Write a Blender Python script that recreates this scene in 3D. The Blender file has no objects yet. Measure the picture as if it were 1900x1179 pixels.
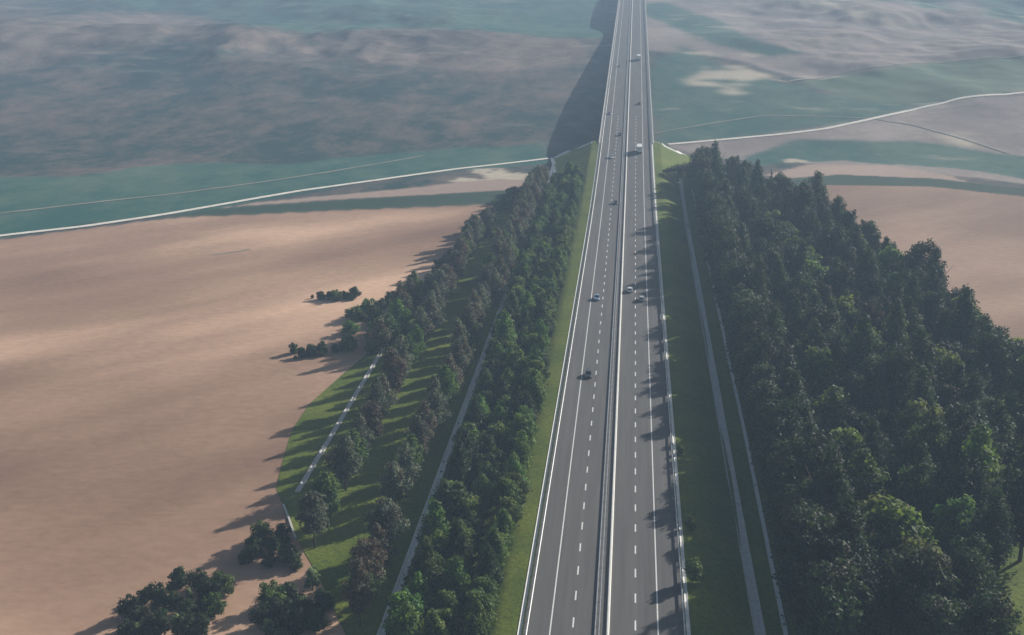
import bpy, bmesh, math, random
import numpy as np
from mathutils import Vector, Matrix

random.seed(7)
RNG = np.random.default_rng(7)
S = bpy.context.scene
COL = S.collection
R_ = math.radians

# ------------------------------------------------------------------ camera
IW, IH = 1900.0, 1179.0                      # photograph size, pixels
FPX = 2325.0                                 # focal length in photograph pixels
PITCH = math.atan(697.5 / FPX)
YAW = math.atan(229 * math.cos(PITCH) / FPX)
CAM = np.array([2.06, 0.0, 108.0])
cd = bpy.data.cameras.new('camera')
cam = bpy.data.objects.new('camera', cd)
COL.objects.link(cam)
cam.location = CAM
cam.rotation_euler = (math.pi / 2 - PITCH, 0, YAW)
cd.sensor_fit = 'HORIZONTAL'
cd.sensor_width = 36.0
cd.lens = 36.0 * FPX / IW
cd.clip_start = 1.0
cd.clip_end = 30000
S.camera = cam

# ------------------------------------------------------------------ sky, sun, exposure
SUN_AZ, SUN_EL = 45.0, 23.0                  # degrees to the right of the road's direction, above the horizon
w = bpy.data.worlds.new('World')
S.world = w
w.use_nodes = True
nt = w.node_tree
nt.nodes.clear()
sky = nt.nodes.new('ShaderNodeTexSky')
sky.sky_type = 'NISHITA'
sky.sun_disc = False
sky.sun_elevation = R_(SUN_EL)
sky.sun_rotation = R_(SUN_AZ)
sky.air_density = 1.2
sky.dust_density = 1.5
bg = nt.nodes.new('ShaderNodeBackground')
bg.inputs[1].default_value = 0.05
wo = nt.nodes.new('ShaderNodeOutputWorld')
nt.links.new(sky.outputs[0], bg.inputs[0])
nt.links.new(bg.outputs[0], wo.inputs[0])
sl = bpy.data.lights.new('sun', 'SUN')
sl.energy = 5.0
sl.angle = R_(0.7)
sl.color = (1.0, 0.94, 0.86)
sun = bpy.data.objects.new('sun', sl)
COL.objects.link(sun)
sdir = Vector((math.sin(R_(SUN_AZ)) * math.cos(R_(SUN_EL)), math.cos(R_(SUN_AZ)) * math.cos(R_(SUN_EL)), math.sin(R_(SUN_EL))))
sun.rotation_euler = sdir.to_track_quat('Z', 'Y').to_euler()
sun.location = (200, 300, 300)
S.view_settings.view_transform = 'Standard'
S.view_settings.look = 'None'
S.view_settings.gamma = 1.0
S.view_settings.exposure = 0.55

# ------------------------------------------------------------------ pixel <-> world
_s, _c = math.sin, math.cos
FW = np.array([-_s(YAW) * _c(PITCH), _c(YAW) * _c(PITCH), -_s(PITCH)])
RT = np.array([_c(YAW), _s(YAW), 0.0])
UP = np.array([-_s(YAW) * _s(PITCH), _c(YAW) * _s(PITCH), _c(PITCH)])


def project(X, Y, Z):
    dx, dy, dz = X - CAM[0], Y - CAM[1], Z - CAM[2]
    z = dx * FW[0] + dy * FW[1] + dz * FW[2]
    r = dx * RT[0] + dy * RT[1]
    u = dx * UP[0] + dy * UP[1] + dz * UP[2]
    z = np.where(np.abs(z) < 1, 1, z)
    return IW / 2 + FPX * r / z, IH / 2 - FPX * u / z


def value_noise(x, y, seed=0):
    xi, yi = np.floor(x).astype(np.int64), np.floor(y).astype(np.int64)
    xf, yf = x - xi, y - yi
    xf = xf * xf * (3 - 2 * xf)
    yf = yf * yf * (3 - 2 * yf)

    def h(a, b):
        n = (a * 374761393 + b * 668265263 + seed * 974711) & 0x7fffffff
        n = ((n ^ (n >> 13)) * 1274126177) & 0x7fffffff
        n = (n ^ (n >> 16)) & 0xffff
        return n / 65535.0
    a, b, c, d = h(xi, yi), h(xi + 1, yi), h(xi, yi + 1), h(xi + 1, yi + 1)
    return (a * (1 - xf) + b * xf) * (1 - yf) + (c * (1 - xf) + d * xf) * yf


def fbm(x, y, seed=0, octv=4):
    t, a, s = 0.0, 0.5, 0.0
    for i in range(octv):
        t = t + a * value_noise(x * 2 ** i + 17.3 * i, y * 2 ** i - 9.1 * i, seed + i)
        s += a
        a *= 0.5
    return t / s - 0.5


# ------------------------------------------------------------------ heights
GR = 0.0556


def road_z(Y):
    Y = np.asarray(Y, float)
    z = np.where(Y < 460, 0.0, np.where(Y < 620, (np.clip(Y, 460, 620) - 460) ** 2 / 320 * GR, GR * (Y - 540)))
    zt = GR * 960
    t = np.clip(Y - 1500, 0, 400)
    return np.where(Y > 1500, zt + GR * t - GR * t * t / 800, z)


YP = [-400, 0, 450, 560, 640, 690, 725, 775, 845, 955, 1058, 1125, 1170, 1260, 1400, 1600, 2000, 3000, 6000, 12000]
ZP = [-4, -4, -4, -5, -6.2, -7.4, -6.6, -2.8, 2, 12, 21.5, 28.5, 29.5, 26, 33, 46, 57, 66, 74, 74]
_ys = np.arange(-400, 12000, 5.0)
_zs = np.interp(_ys, YP, ZP)
for _k in range(3):
    _zs = np.convolve(np.pad(_zs, 4, mode='edge'), np.ones(9) / 9, 'valid')


def terrain(X, Y):
    X, Y = np.asarray(X, float), np.asarray(Y, float)
    z = np.interp(Y, _ys, _zs)
    far = np.clip((Y - 760) / 300, 0, 1) * np.clip((np.abs(X + 10) - 55) / 120, 0, 1)
    z = z + far * (fbm(X / 230, Y / 230, 3, 4) * 32 + fbm(X / 60, Y / 90, 11, 4) * 15)
    gul = np.abs(fbm(X / 75, Y / 110, 21, 3)) * 2
    z = z - far * np.exp(-((Y - 1090) / 110) ** 2) * np.clip((-X - 60) / 80, 0, 1) * (gul * 14 - 4)
    # long ridge running away on the right-hand side
    rr = (X - 60) * 0.55 + (Y - 1500) * 0.83
    z = z + np.clip((X - 60) / 150, 0, 1) * np.clip((Y - 1050) / 300, 0, 1) * 9 * np.cos(rr / 75.0) * np.exp(-((Y - 1600) / 700) ** 2)
    near = 1 - np.clip((Y - 560) / 120, 0, 1)
    z = z + near * fbm(X / 160, Y / 160, 5, 3) * 1.6 * np.clip((np.abs(X) - 60) / 60, 0, 1)
    return z


ABUT = 664.0


def surface(X, Y):
    X, Y = np.asarray(X, float), np.asarray(Y, float)
    t = terrain(X, Y)
    r = np.hypot(np.maximum(np.abs(X) - 14.4, 0), np.maximum(Y - ABUT, 0))
    e = road_z(np.minimum(Y, ABUT)) - 0.12 - np.minimum(r, 3.5) / 12 - np.maximum(r - 3.5, 0) / 2.0
    return np.maximum(t, e)


def ground_at(px, py, fn=surface, dz=0.0):
    d = FW + RT * (px - IW / 2) / FPX + UP * (IH / 2 - py) / FPX
    t = np.arange(120.0, 4200.0, 1.0)
    P = CAM[None, :] + t[:, None] * d[None, :]
    below = P[:, 2] <= fn(P[:, 0], P[:, 1]) + dz
    i = int(np.argmax(below)) if below.any() else len(t) - 1
    return P[i]


# ------------------------------------------------------------------ small helpers
def tag(o, label=None, cat=None, group=None, kind=None):
    if label: o['label'] = label
    if cat: o['category'] = cat
    if group: o['group'] = group
    if kind: o['kind'] = kind
    return o


def empty(name, loc=(0, 0, 0), rz=0.0):
    o = bpy.data.objects.new(name, None)
    o.empty_display_size = 0.5
    COL.objects.link(o)
    o.location = loc
    o.rotation_euler = (0, 0, rz)
    return o


def link(name, me, parent=None):
    o = bpy.data.objects.new(name, me)
    COL.objects.link(o)
    o.parent = parent
    return o


class MB:
    def __init__(self):
        self.v, self.f = [], []

    def box(self, x0, x1, y0, y1, z0, z1):
        b = len(self.v)
        self.v += [(x0, y0, z0), (x1, y0, z0), (x1, y1, z0), (x0, y1, z0), (x0, y0, z1), (x1, y0, z1), (x1, y1, z1), (x0, y1, z1)]
        self.f += [tuple(b + i for i in q) for q in ((0, 3, 2, 1), (4, 5, 6, 7), (0, 1, 5, 4), (1, 2, 6, 5), (2, 3, 7, 6), (3, 0, 4, 7))]
        return self

    def tube(self, pts, rad, n=6):
        pts = [Vector(p) for p in pts]
        b = len(self.v)
        for i, p in enumerate(pts):
            d = (pts[min(i + 1, len(pts) - 1)] - pts[max(i - 1, 0)]).normalized()
            a = d.orthogonal().normalized()
            c = d.cross(a)
            for k in range(n):
                t = 2 * math.pi * k / n
                self.v.append(tuple(p + (a * math.cos(t) + c * math.sin(t)) * rad[i]))
        for i in range(len(pts) - 1):
            for k in range(n):
                k2 = (k + 1) % n
                self.f.append((b + i * n + k, b + i * n + k2, b + (i + 1) * n + k2, b + (i + 1) * n + k))
        self.f.append(tuple(b + (len(pts) - 1) * n + k for k in range(n)))
        self.f.append(tuple(b + k for k in reversed(range(n))))
        return self

    def loft(self, rings, close=True, caps=True):
        b = len(self.v)
        n = len(rings[0])
        for r in rings:
            self.v += [tuple(float(q) for q in p) for p in r]
        for i in range(len(rings) - 1):
            for k in range(n if close else n - 1):
                k2 = (k + 1) % n
                self.f.append((b + i * n + k, b + i * n + k2, b + (i + 1) * n + k2, b + (i + 1) * n + k))
        if close and caps:
            self.f.append(tuple(b + k for k in reversed(range(n))))
            self.f.append(tuple(b + (len(rings) - 1) * n + k for k in range(n)))
        return self

    def mesh(self, name, mat=None, smooth=False):
        me = bpy.data.meshes.new(name)
        me.from_pydata(self.v, [], self.f)
        if mat: me.materials.append(mat)
        if smooth:
            for p in me.polygons: p.use_smooth = True
        me.update()
        return me

    def build(self, name, mat=None, parent=None, smooth=False):
        return link(name, self.mesh(name, mat, smooth), parent)


def new_mat(name):
    m = bpy.data.materials.new(name)
    m.use_nodes = True
    n = m.node_tree
    n.nodes.clear()
    out = n.nodes.new('ShaderNodeOutputMaterial')
    return m, n, out


def N(n, t, **kw):
    k = n.nodes.new(t)
    for a, v in kw.items(): setattr(k, a, v)
    return k


def mapped_noise(n, scale, detail=4, rough=0.55, stretch=(1, 1, 1), rot=0.0, coord=None):
    g = N(n, 'ShaderNodeNewGeometry')
    mp = N(n, 'ShaderNodeMapping')
    mp.inputs['Scale'].default_value = stretch
    mp.inputs['Rotation'].default_value = (0, 0, rot)
    n.links.new(coord if coord else g.outputs['Position'], mp.inputs['Vector'])
    t = N(n, 'ShaderNodeTexNoise')
    t.inputs['Scale'].default_value = scale
    t.inputs['Detail'].default_value = detail
    t.inputs['Roughness'].default_value = rough
    n.links.new(mp.outputs[0], t.inputs['Vector'])
    return t.outputs['Fac']


def ramp(n, fac, stops):
    r = N(n, 'ShaderNodeValToRGB')
    e = r.color_ramp.elements
    while len(e) < len(stops): e.new(0.5)
    for i, (p, c) in enumerate(stops):
        e[i].position = p
        e[i].color = (c[0], c[1], c[2], 1) if len(c) == 3 else c
    n.links.new(fac, r.inputs[0])
    return r.outputs[0]


def mixc(n, fac, a, b, mode='MIX'):
    m = N(n, 'ShaderNodeMix', data_type='RGBA', blend_type=mode)
    if isinstance(fac, (int, float)): m.inputs[0].default_value = fac
    else: n.links.new(fac, m.inputs[0])
    for i, v in ((6, a), (7, b)):
        if isinstance(v, tuple): m.inputs[i].default_value = (v[0], v[1], v[2], 1)
        else: n.links.new(v, m.inputs[i])
    return m.outputs[2]


def bsdf(n, out, col, rough=0.8, metal=0.0, spec=0.3, bump=None, bstr=0.3, bdist=0.05):
    b = N(n, 'ShaderNodeBsdfPrincipled')
    if isinstance(col, tuple): b.inputs['Base Color'].default_value = (col[0], col[1], col[2], 1)
    else: n.links.new(col, b.inputs['Base Color'])
    if isinstance(rough, (int, float)): b.inputs['Roughness'].default_value = rough
    else: n.links.new(rough, b.inputs['Roughness'])
    b.inputs['Metallic'].default_value = metal
    b.inputs['Specular IOR Level'].default_value = spec
    if bump is not None:
        bn = N(n, 'ShaderNodeBump')
        bn.inputs['Strength'].default_value = bstr
        bn.inputs['Distance'].default_value = bdist
        n.links.new(bump, bn.inputs['Height'])
        n.links.new(bn.outputs[0], b.inputs['Normal'])
    n.links.new(b.outputs[0], out.inputs[0])
    return b


def simple(name, ca, cb, scale=2.0, rough=0.8, metal=0.0, spec=0.3, stretch=(1, 1, 1), detail=4, bstr=0.0):
    m, n, out = new_mat(name)
    f = mapped_noise(n, scale, detail, stretch=stretch)
    c = ramp(n, f, [(0.3, ca), (0.7, cb)])
    bsdf(n, out, c, rough, metal, spec, f if bstr else None, bstr)
    return m


def attr_mat(name, kind):
    m, n, out = new_mat(name)
    a = N(n, 'ShaderNodeAttribute', attribute_name='tone_a').outputs[0]
    b = N(n, 'ShaderNodeAttribute', attribute_name='tone_b').outputs[0]
    gr = N(n, 'ShaderNodeAttribute', attribute_name='grain').outputs['Fac']
    # broken ground: blotches of several sizes, drawn out across the slope
    f1 = mapped_noise(n, 0.013, 7, 0.62, (1.0, 0.55, 1), R_(14))
    f2 = mapped_noise(n, 0.075, 8, 0.76, (0.8, 0.5, 1), R_(-35))
    hs = N(n, 'ShaderNodeMath', operation='MULTIPLY_ADD')
    n.links.new(f2, hs.inputs[0])
    hs.inputs[1].default_value = 0.5
    hm = N(n, 'ShaderNodeMath', operation='MULTIPLY')
    n.links.new(f1, hm.inputs[0])
    hm.inputs[1].default_value = 0.5
    n.links.new(hm.outputs[0], hs.inputs[2])
    rough_mix = ramp(n, hs.outputs[0], [(0.44, (0, 0, 0)), (0.60, (1, 1, 1))])
    # tilled ground: broad soft streaks
    ge = N(n, 'ShaderNodeNewGeometry')
    tu = N(n, 'ShaderNodeMapping')
    tu.inputs['Rotation'].default_value = (0, 0, R_(-46))
    n.links.new(ge.outputs['Position'], tu.inputs['Vector'])
    g1 = mapped_noise(n, 0.011, 4, 0.5, (0.4, 1.5, 1), 0.0, tu.outputs[0])
    g2 = mapped_noise(n, 0.0065, 3, 0.55, (0.8, 1.1, 1), 0.0, tu.outputs[0])
    ga = N(n, 'ShaderNodeMath', operation='ADD')
    n.links.new(g1, ga.inputs[0])
    n.links.new(g2, ga.inputs[1])
    gh = N(n, 'ShaderNodeMath', operation='MULTIPLY')
    n.links.new(ga.outputs[0], gh.inputs[0])
    gh.inputs[1].default_value = 0.5
    smooth_mix = ramp(n, gh.outputs[0], [(0.38, (0, 0, 0)), (0.5, (0.36, 0.36, 0.36)), (0.61, (1, 1, 1))])
    fr = mixc(n, gr, smooth_mix, rough_mix)
    c = mixc(n, fr, a, b)
    # thin pale scrapes and dry streaks on the open land
    s1 = mapped_noise(n, 0.035, 6, 0.6, (0.35, 0.9, 1), R_(8))
    s2 = mapped_noise(n, 0.006, 3, 0.5)
    sm = N(n, 'ShaderNodeMath', operation='MULTIPLY')
    n.links.new(ramp(n, s1, [(0.565, (0, 0, 0)), (0.66, (1, 1, 1))]), sm.inputs[0])
    n.links.new(ramp(n, s2, [(0.46, (0, 0, 0)), (0.6, (1, 1, 1))]), sm.inputs[1])
    sg = N(n, 'ShaderNodeMath', operation='MULTIPLY')
    n.links.new(sm.outputs[0], sg.inputs[0])
    n.links.new(N(n, 'ShaderNodeAttribute', attribute_name='dry').outputs['Fac'], sg.inputs[1])
    c = mixc(n, sg.outputs[0], c, (0.46, 0.40, 0.31))
    f3 = mapped_noise(n, 0.5, 4, 0.65, (0.6, 1.0, 1))
    fine = ramp(n, f3, [(0.25, (0.84, 0.84, 0.84)), (0.75, (1.13, 1.13, 1.13))])
    c = mixc(n, 1.0, c, fine, 'MULTIPLY')
    bsdf(n, out, c, 0.95, 0, 0.1)
    return m


M = {}
M['terrain'] = attr_mat('terrain', 0)


def grass_mat():
    m, n, out = new_mat('grass')
    f = mapped_noise(n, 0.06, 5, 0.6)
    f2 = mapped_noise(n, 1.1, 4, 0.65)
    c = ramp(n, f, [(0.3, (0.062, 0.108, 0.009)), (0.7, (0.14, 0.172, 0.02))])
    d = ramp(n, f2, [(0.25, (0.55, 0.58, 0.6)), (0.75, (1.35, 1.25, 1.15))])
    bsdf(n, out, mixc(n, 1.0, c, d, 'MULTIPLY'), 0.9, 0, 0.15, f2, 0.5, 0.3)
    return m


M['grass'] = grass_mat()


def asphalt_mat():
    m, n, out = new_mat('asphalt')
    f = mapped_noise(n, 0.05, 5, 0.6, (6, 0.35, 1))
    f2 = mapped_noise(n, 9.0, 3, 0.7)
    f3 = mapped_noise(n, 0.9, 3, 0.6, (1.2, 0.03, 1))
    c = ramp(n, f, [(0.3, (0.098, 0.094, 0.092)), (0.7, (0.13, 0.125, 0.12))])
    c = mixc(n, 1.0, c, ramp(n, f2, [(0.2, (0.85, 0.85, 0.85)), (0.8, (1.12, 1.12, 1.12))]), 'MULTIPLY')
    c = mixc(n, 1.0, c, ramp(n, f3, [(0.3, (0.84, 0.84, 0.84)), (0.7, (1.08, 1.08, 1.08))]), 'MULTIPLY')
    bsdf(n, out, c, 0.85, 0, 0.25)
    return m


M['asphalt'] = asphalt_mat()
M['paint'] = simple('road_paint', (0.62, 0.62, 0.6), (0.8, 0.8, 0.78), 1.5, 0.7)
M['concrete'] = simple('concrete', (0.42, 0.41, 0.38), (0.58, 0.56, 0.52), 0.9, 0.9)
M['pale_concrete'] = simple('pale_concrete', (0.62, 0.61, 0.58), (0.76, 0.75, 0.71), 0.8, 0.9)
M['grey_concrete'] = simple('grey_concrete', (0.3, 0.3, 0.28), (0.44, 0.43, 0.4), 0.7, 0.9)
M['steel'] = simple('galvanised_steel', (0.55, 0.56, 0.57), (0.72, 0.73, 0.74), 1.2, 0.45, 0.35, 0.5)
M['track'] = simple('pale_gravel', (0.62, 0.56, 0.47), (0.8, 0.75, 0.66), 0.25, 0.95)
M['path'] = simple('dry_earth', (0.16, 0.17, 0.13), (0.34, 0.31, 0.25), 0.06, 0.95)
M['bark'] = simple('bark', (0.06, 0.04, 0.028), (0.12, 0.085, 0.06), 3.0, 0.95)
M['tyre'] = simple('tyre_rubber', (0.012, 0.012, 0.012), (0.025, 0.025, 0.025), 6, 0.9)
M['rim'] = simple('wheel_alloy', (0.35, 0.35, 0.36), (0.5, 0.5, 0.5), 6, 0.35, 0.8)
M['glass'] = simple('dark_glass', (0.012, 0.015, 0.018), (0.02, 0.024, 0.028), 2, 0.08, 0, 0.6)
M['lamp'] = simple('lamp_glass', (0.6, 0.6, 0.58), (0.75, 0.75, 0.72), 5, 0.15, 0, 0.6)
M['tail'] = simple('tail_lamp', (0.25, 0.01, 0.01), (0.4, 0.02, 0.015), 5, 0.2, 0, 0.6)
M['plastic'] = simple('dark_plastic', (0.02, 0.02, 0.022), (0.04, 0.04, 0.042), 5, 0.6)


def leaf_mat(name):
    m, n, out = new_mat(name)
    a = N(n, 'ShaderNodeAttribute', attribute_name='leaf_tone').outputs[0]
    oi = N(n, 'ShaderNodeObjectInfo')
    hs = N(n, 'ShaderNodeHueSaturation')
    mr = N(n, 'ShaderNodeMapRange')
    n.links.new(oi.outputs['Random'], mr.inputs[0])
    mr.inputs[3].default_value = 0.75
    mr.inputs[4].default_value = 1.3
    n.links.new(mr.outputs[0], hs.inputs['Value'])
    mh = N(n, 'ShaderNodeMapRange')
    fr = N(n, 'ShaderNodeMath', operation='FRACT')
    mu = N(n, 'ShaderNodeMath', operation='MULTIPLY')
    n.links.new(oi.outputs['Random'], mu.inputs[0])
    mu.inputs[1].default_value = 7.31
    n.links.new(mu.outputs[0], fr.inputs[0])
    n.links.new(fr.outputs[0], mh.inputs[0])
    mh.inputs[3].default_value = 0.48
    mh.inputs[4].default_value = 0.52
    n.links.new(mh.outputs[0], hs.inputs['Hue'])
    n.links.new(a, hs.inputs['Color'])
    df = N(n, 'ShaderNodeBsdfPrincipled')
    df.inputs['Roughness'].default_value = 0.65
    df.inputs['Specular IOR Level'].default_value = 0.25
    n.links.new(hs.outputs[0], df.inputs['Base Color'])
    tr = N(n, 'ShaderNodeBsdfTranslucent')
    n.links.new(hs.outputs[0], tr.inputs[0])
    mx = N(n, 'ShaderNodeMixShader')
    mx.inputs[0].default_value = 0.45
    n.links.new(df.outputs[0], mx.inputs[1])
    n.links.new(tr.outputs[0], mx.inputs[2])
    n.links.new(mx.outputs[0], out.inputs[0])
    return m


M['leaf'] = leaf_mat('leaves')

# ------------------------------------------------------------------ ground
# land patches read from the photograph: outline in photograph pixels, two albedo tones mixed by noise
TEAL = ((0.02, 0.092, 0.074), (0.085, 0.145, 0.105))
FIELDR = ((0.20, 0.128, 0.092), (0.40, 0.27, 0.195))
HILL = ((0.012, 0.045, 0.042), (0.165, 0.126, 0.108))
FIELD = ((0.215, 0.128, 0.088), (0.66, 0.43, 0.29))
DARKG = ((0.025, 0.055, 0.035), (0.035, 0.065, 0.045))
PINK = ((0.34, 0.25, 0.2), (0.42, 0.31, 0.25))
CREAM = ((0.42, 0.36, 0.27), (0.55, 0.48, 0.37))
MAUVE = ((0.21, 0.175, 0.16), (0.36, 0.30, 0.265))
GREENF = ((0.10, 0.15, 0.10), (0.13, 0.18, 0.12))
BROWNB = ((0.10, 0.085, 0.072), (0.24, 0.185, 0.155))
PATCH = [
    # (outline, tones, edge wobble in pixels)
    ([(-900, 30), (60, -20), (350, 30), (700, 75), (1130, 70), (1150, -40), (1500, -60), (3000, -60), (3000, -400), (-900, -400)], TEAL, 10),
    ([(1140, -60), (1900, -60), (3000, -40), (3000, 130), (1900, 105), (1480, 150), (1380, 110), (1190, 95), (1150, 60)], MAUVE, 8),
    ([(1195, 6), (1240, 5), (1320, 35), (1400, 75), (1500, 98), (1420, 105), (1330, 85), (1260, 55), (1195, 28)], TEAL, 5),
    ([(1400, -20), (1560, -2), (1680, 45), (1660, 55), (1560, 28), (1440, 0)], CREAM, 6),
    ([(1420, -30), (1600, -20), (1900, 60), (2400, 90), (2400, 30), (1900, -40)], TEAL, 14),
    ([(1700, -30), (1790, -20), (1830, 30), (1900, 45), (1900, 70), (1800, 40)], MAUVE, 6),
    ([(-900, -60), (70, -30), (90, 30), (60, 80), (0, 110), (-900, 200)], BROWNB, 12),
    ([(0, 110), (90, 60), (180, 28), (330, 26), (430, 50), (560, 70), (600, 100), (420, 95), (300, 60), (150, 100), (0, 150)], BROWNB, 14),
    ([(620, 60), (760, 50), (1060, 70), (1110, 110), (960, 130), (700, 120)], BROWNB, 14),
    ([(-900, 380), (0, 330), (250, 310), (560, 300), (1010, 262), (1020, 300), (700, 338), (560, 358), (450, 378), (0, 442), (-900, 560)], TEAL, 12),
    ([(1210, 110), (1280, 90), (1350, 130), (1480, 160), (1600, 190), (1760, 186), (1620, 220), (1450, 248), (1240, 268), (1212, 262)], TEAL, 10),
    ([(1255, 95), (1320, 95), (1440, 102), (1440, 108), (1330, 106)], CREAM, 6),
    ([(1270, 150), (1320, 115), (1400, 125), (1430, 142), (1380, 148), (1400, 175), (1340, 180), (1280, 175)], CREAM, 12),
    ([(1480, 152), (1700, 118), (1900, 105), (3000, 60), (3000, 90), (1900, 172), (1780, 186), (1640, 192), (1560, 180)], GREENF, 3),
    ([(1230, 272), (1450, 250), (1620, 222), (1780, 186), (1900, 174), (3000, 100), (3000, 500), (1900, 340), (1700, 320), (1430, 300), (1300, 292)], MAUVE, 6),
    ([(1480, 258), (1700, 262), (1860, 285), (3000, 380), (3000, 470), (1900, 335), (1740, 312), (1560, 296), (1400, 310), (1380, 290)], TEAL, 8),
    ([(1450, 296), (1520, 290), (1500, 302), (1450, 304)], CREAM, 4),
    ([(1735, 250), (1810, 248), (1800, 272), (1770, 270)], CREAM, 8),
    ([(1420, 325), (1500, 305), (1650, 308), (1760, 325), (1800, 340), (1560, 330), (1450, 335)], PINK, 4),
    # right-hand field
    ([(1250, 380), (1530, 342), (1700, 344), (1900, 364), (3000, 560), (3000, 2600), (1600, 2600), (1240, 700)], FIELDR, 3),
    ([(1460, 332), (1560, 325), (1740, 332), (1900, 352), (3000, 540), (3000, 556), (1900, 364), (1720, 347), (1540, 344), (1470, 348)], DARKG, 2),
    # left-hand field
    ([(-2600, 800), (-900, 580), (0, 446), (320, 405), (600, 388), (960, 372), (1040, 360), (1040, 2600), (-2600, 2600)], FIELD, 3),
    ([(320, 402), (480, 378), (700, 354), (1030, 318), (1030, 362), (950, 372), (560, 384)], PINK, 4),
    ([(880, 316), (1022, 306), (1024, 328), (940, 332), (840, 336)], CREAM, 8),
    ([(300, 403), (430, 385), (620, 371), (985, 351), (1010, 374), (950, 380), (640, 390), (440, 401)], DARKG, 2),
]


def in_poly(x, y, poly):
    r = np.zeros(x.shape, bool)
    j = len(poly) - 1
    for i in range(len(poly)):
        xi, yi = poly[i]
        xj, yj = poly[j]
        if yi != yj:
            r ^= ((yi > y) != (yj > y)) & (x < (xj - xi) * (y - yi) / (yj - yi) + xi)
        j = i
    return r


def axis(segs):
    out = []
    for a, b, st in segs:
        out += list(np.arange(a, b, st))
    return np.array(out + [segs[-1][1]], float)


gx = axis([(-6000, -1600, 200), (-1600, -640, 24), (-640, -340, 6), (-340, 340, 2.5), (340, 640, 6), (640, 1600, 24), (1600, 6000, 200)])
gy = axis([(-300, 140, 20), (140, 560, 3.5), (560, 1150, 2.2), (1150, 1700, 5), (1700, 2600, 20), (2600, 9000, 160)])
GX, GY = np.meshgrid(gx, gy)
GZ = terrain(GX, GY)
nx, ny = len(gx), len(gy)
# under the motorway the natural ground stays below the embankment
verts = np.stack([GX, GY, GZ], -1).reshape(-1, 3)
idx = np.arange(nx * ny).reshape(ny, nx)
quads = np.stack([idx[:-1, :-1], idx[:-1, 1:], idx[1:, 1:], idx[1:, :-1]], -1).reshape(-1, 4)
me = bpy.data.meshes.new('ground')
me.vertices.add(len(verts))
me.vertices.foreach_set('co', verts.ravel())
me.loops.add(quads.size)
me.loops.foreach_set('vertex_index', quads.ravel().astype(np.int32))
me.polygons.add(len(quads))
me.polygons.foreach_set('loop_start', np.arange(0, quads.size, 4, dtype=np.int32))
me.polygons.foreach_set('loop_total', np.full(len(quads), 4, np.int32))
me.polygons.foreach_set('use_smooth', np.ones(len(quads), bool))
me.update()
vx, vy, vz = verts[:, 0], verts[:, 1], verts[:, 2]
ix, iy = project(vx, vy, vz)
# ground behind the camera continues as field
behind = vy < 150
TA = np.tile(np.array(HILL[0]), (len(verts), 1))
TB = np.tile(np.array(HILL[1]), (len(verts), 1))
GR_ = np.ones(len(verts))
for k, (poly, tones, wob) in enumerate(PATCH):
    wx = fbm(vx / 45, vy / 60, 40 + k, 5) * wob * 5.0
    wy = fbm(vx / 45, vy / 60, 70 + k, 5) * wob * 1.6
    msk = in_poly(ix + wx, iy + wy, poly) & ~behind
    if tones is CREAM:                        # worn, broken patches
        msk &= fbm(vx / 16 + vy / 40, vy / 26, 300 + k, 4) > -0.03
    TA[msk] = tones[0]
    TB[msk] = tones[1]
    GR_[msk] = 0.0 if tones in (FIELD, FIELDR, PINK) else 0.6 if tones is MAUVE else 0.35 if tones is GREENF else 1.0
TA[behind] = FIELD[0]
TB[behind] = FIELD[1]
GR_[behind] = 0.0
# a gentle blur so that natural boundaries are not knife-sharp
soft = (np.clip((GY - 700) / 60, 0, 1) * 0.9 + 0.1)[:, :, None]
for arr in (TA, TB):
    g = arr.reshape(ny, nx, 3).copy()
    for _ in range(7):
        p = np.pad(g, ((1, 1), (1, 1), (0, 0)), mode='edge')
        b_ = (p[:-2, 1:-1] + p[2:, 1:-1] + p[1:-1, :-2] + p[1:-1, 2:] + 2 * g) / 6
        g = g + (b_ - g) * soft
    arr[:] = g.reshape(-1, 3)
for nm, arr in (('tone_a', TA), ('tone_b', TB)):
    at = me.attributes.new(nm, 'FLOAT_COLOR', 'POINT')
    at.data.foreach_set('color', np.concatenate([arr, np.ones((len(arr), 1))], 1).astype(np.float32).ravel())
dry = np.clip((vy - 690) / 40, 0, 1) * np.where(vx > 20, 0.8, 0.3)
at = me.attributes.new('dry', 'FLOAT', 'POINT')
at.data.foreach_set('value', dry.astype(np.float32))
at = me.attributes.new('grain', 'FLOAT', 'POINT')
at.data.foreach_set('value', GR_.astype(np.float32))
me.materials.append(M['terrain'])
tag(link('ground', me), kind='structure')

# grassed corridor with the embankment, its outline read from the photograph
LB = [(1026, 300), (1020, 326), (985, 352), (905, 408), (850, 470), (760, 565), (690, 650), (640, 692), (575, 752), (542, 800), (522, 868), (512, 908), (526, 942), (548, 1000), (585, 1060), (640, 1179), (655, 1230)]
RB = [(1292, 300), (1340, 345), (1480, 400), (1600, 470), (1720, 560), (1850, 655), (1960, 760), (2060, 900), (2160, 1179), (2180, 1230)]
lb = np.array([ground_at(*q)[:2] for q in LB])
rb = np.array([ground_at(*q)[:2] for q in RB])
lb = lb[np.argsort(lb[:, 1])]
rb = rb[np.argsort(rb[:, 1])]


def left_edge(Y): return np.interp(Y, lb[:, 1], lb[:, 0])
def right_edge(Y): return np.interp(Y, rb[:, 1], rb[:, 0])


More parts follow.
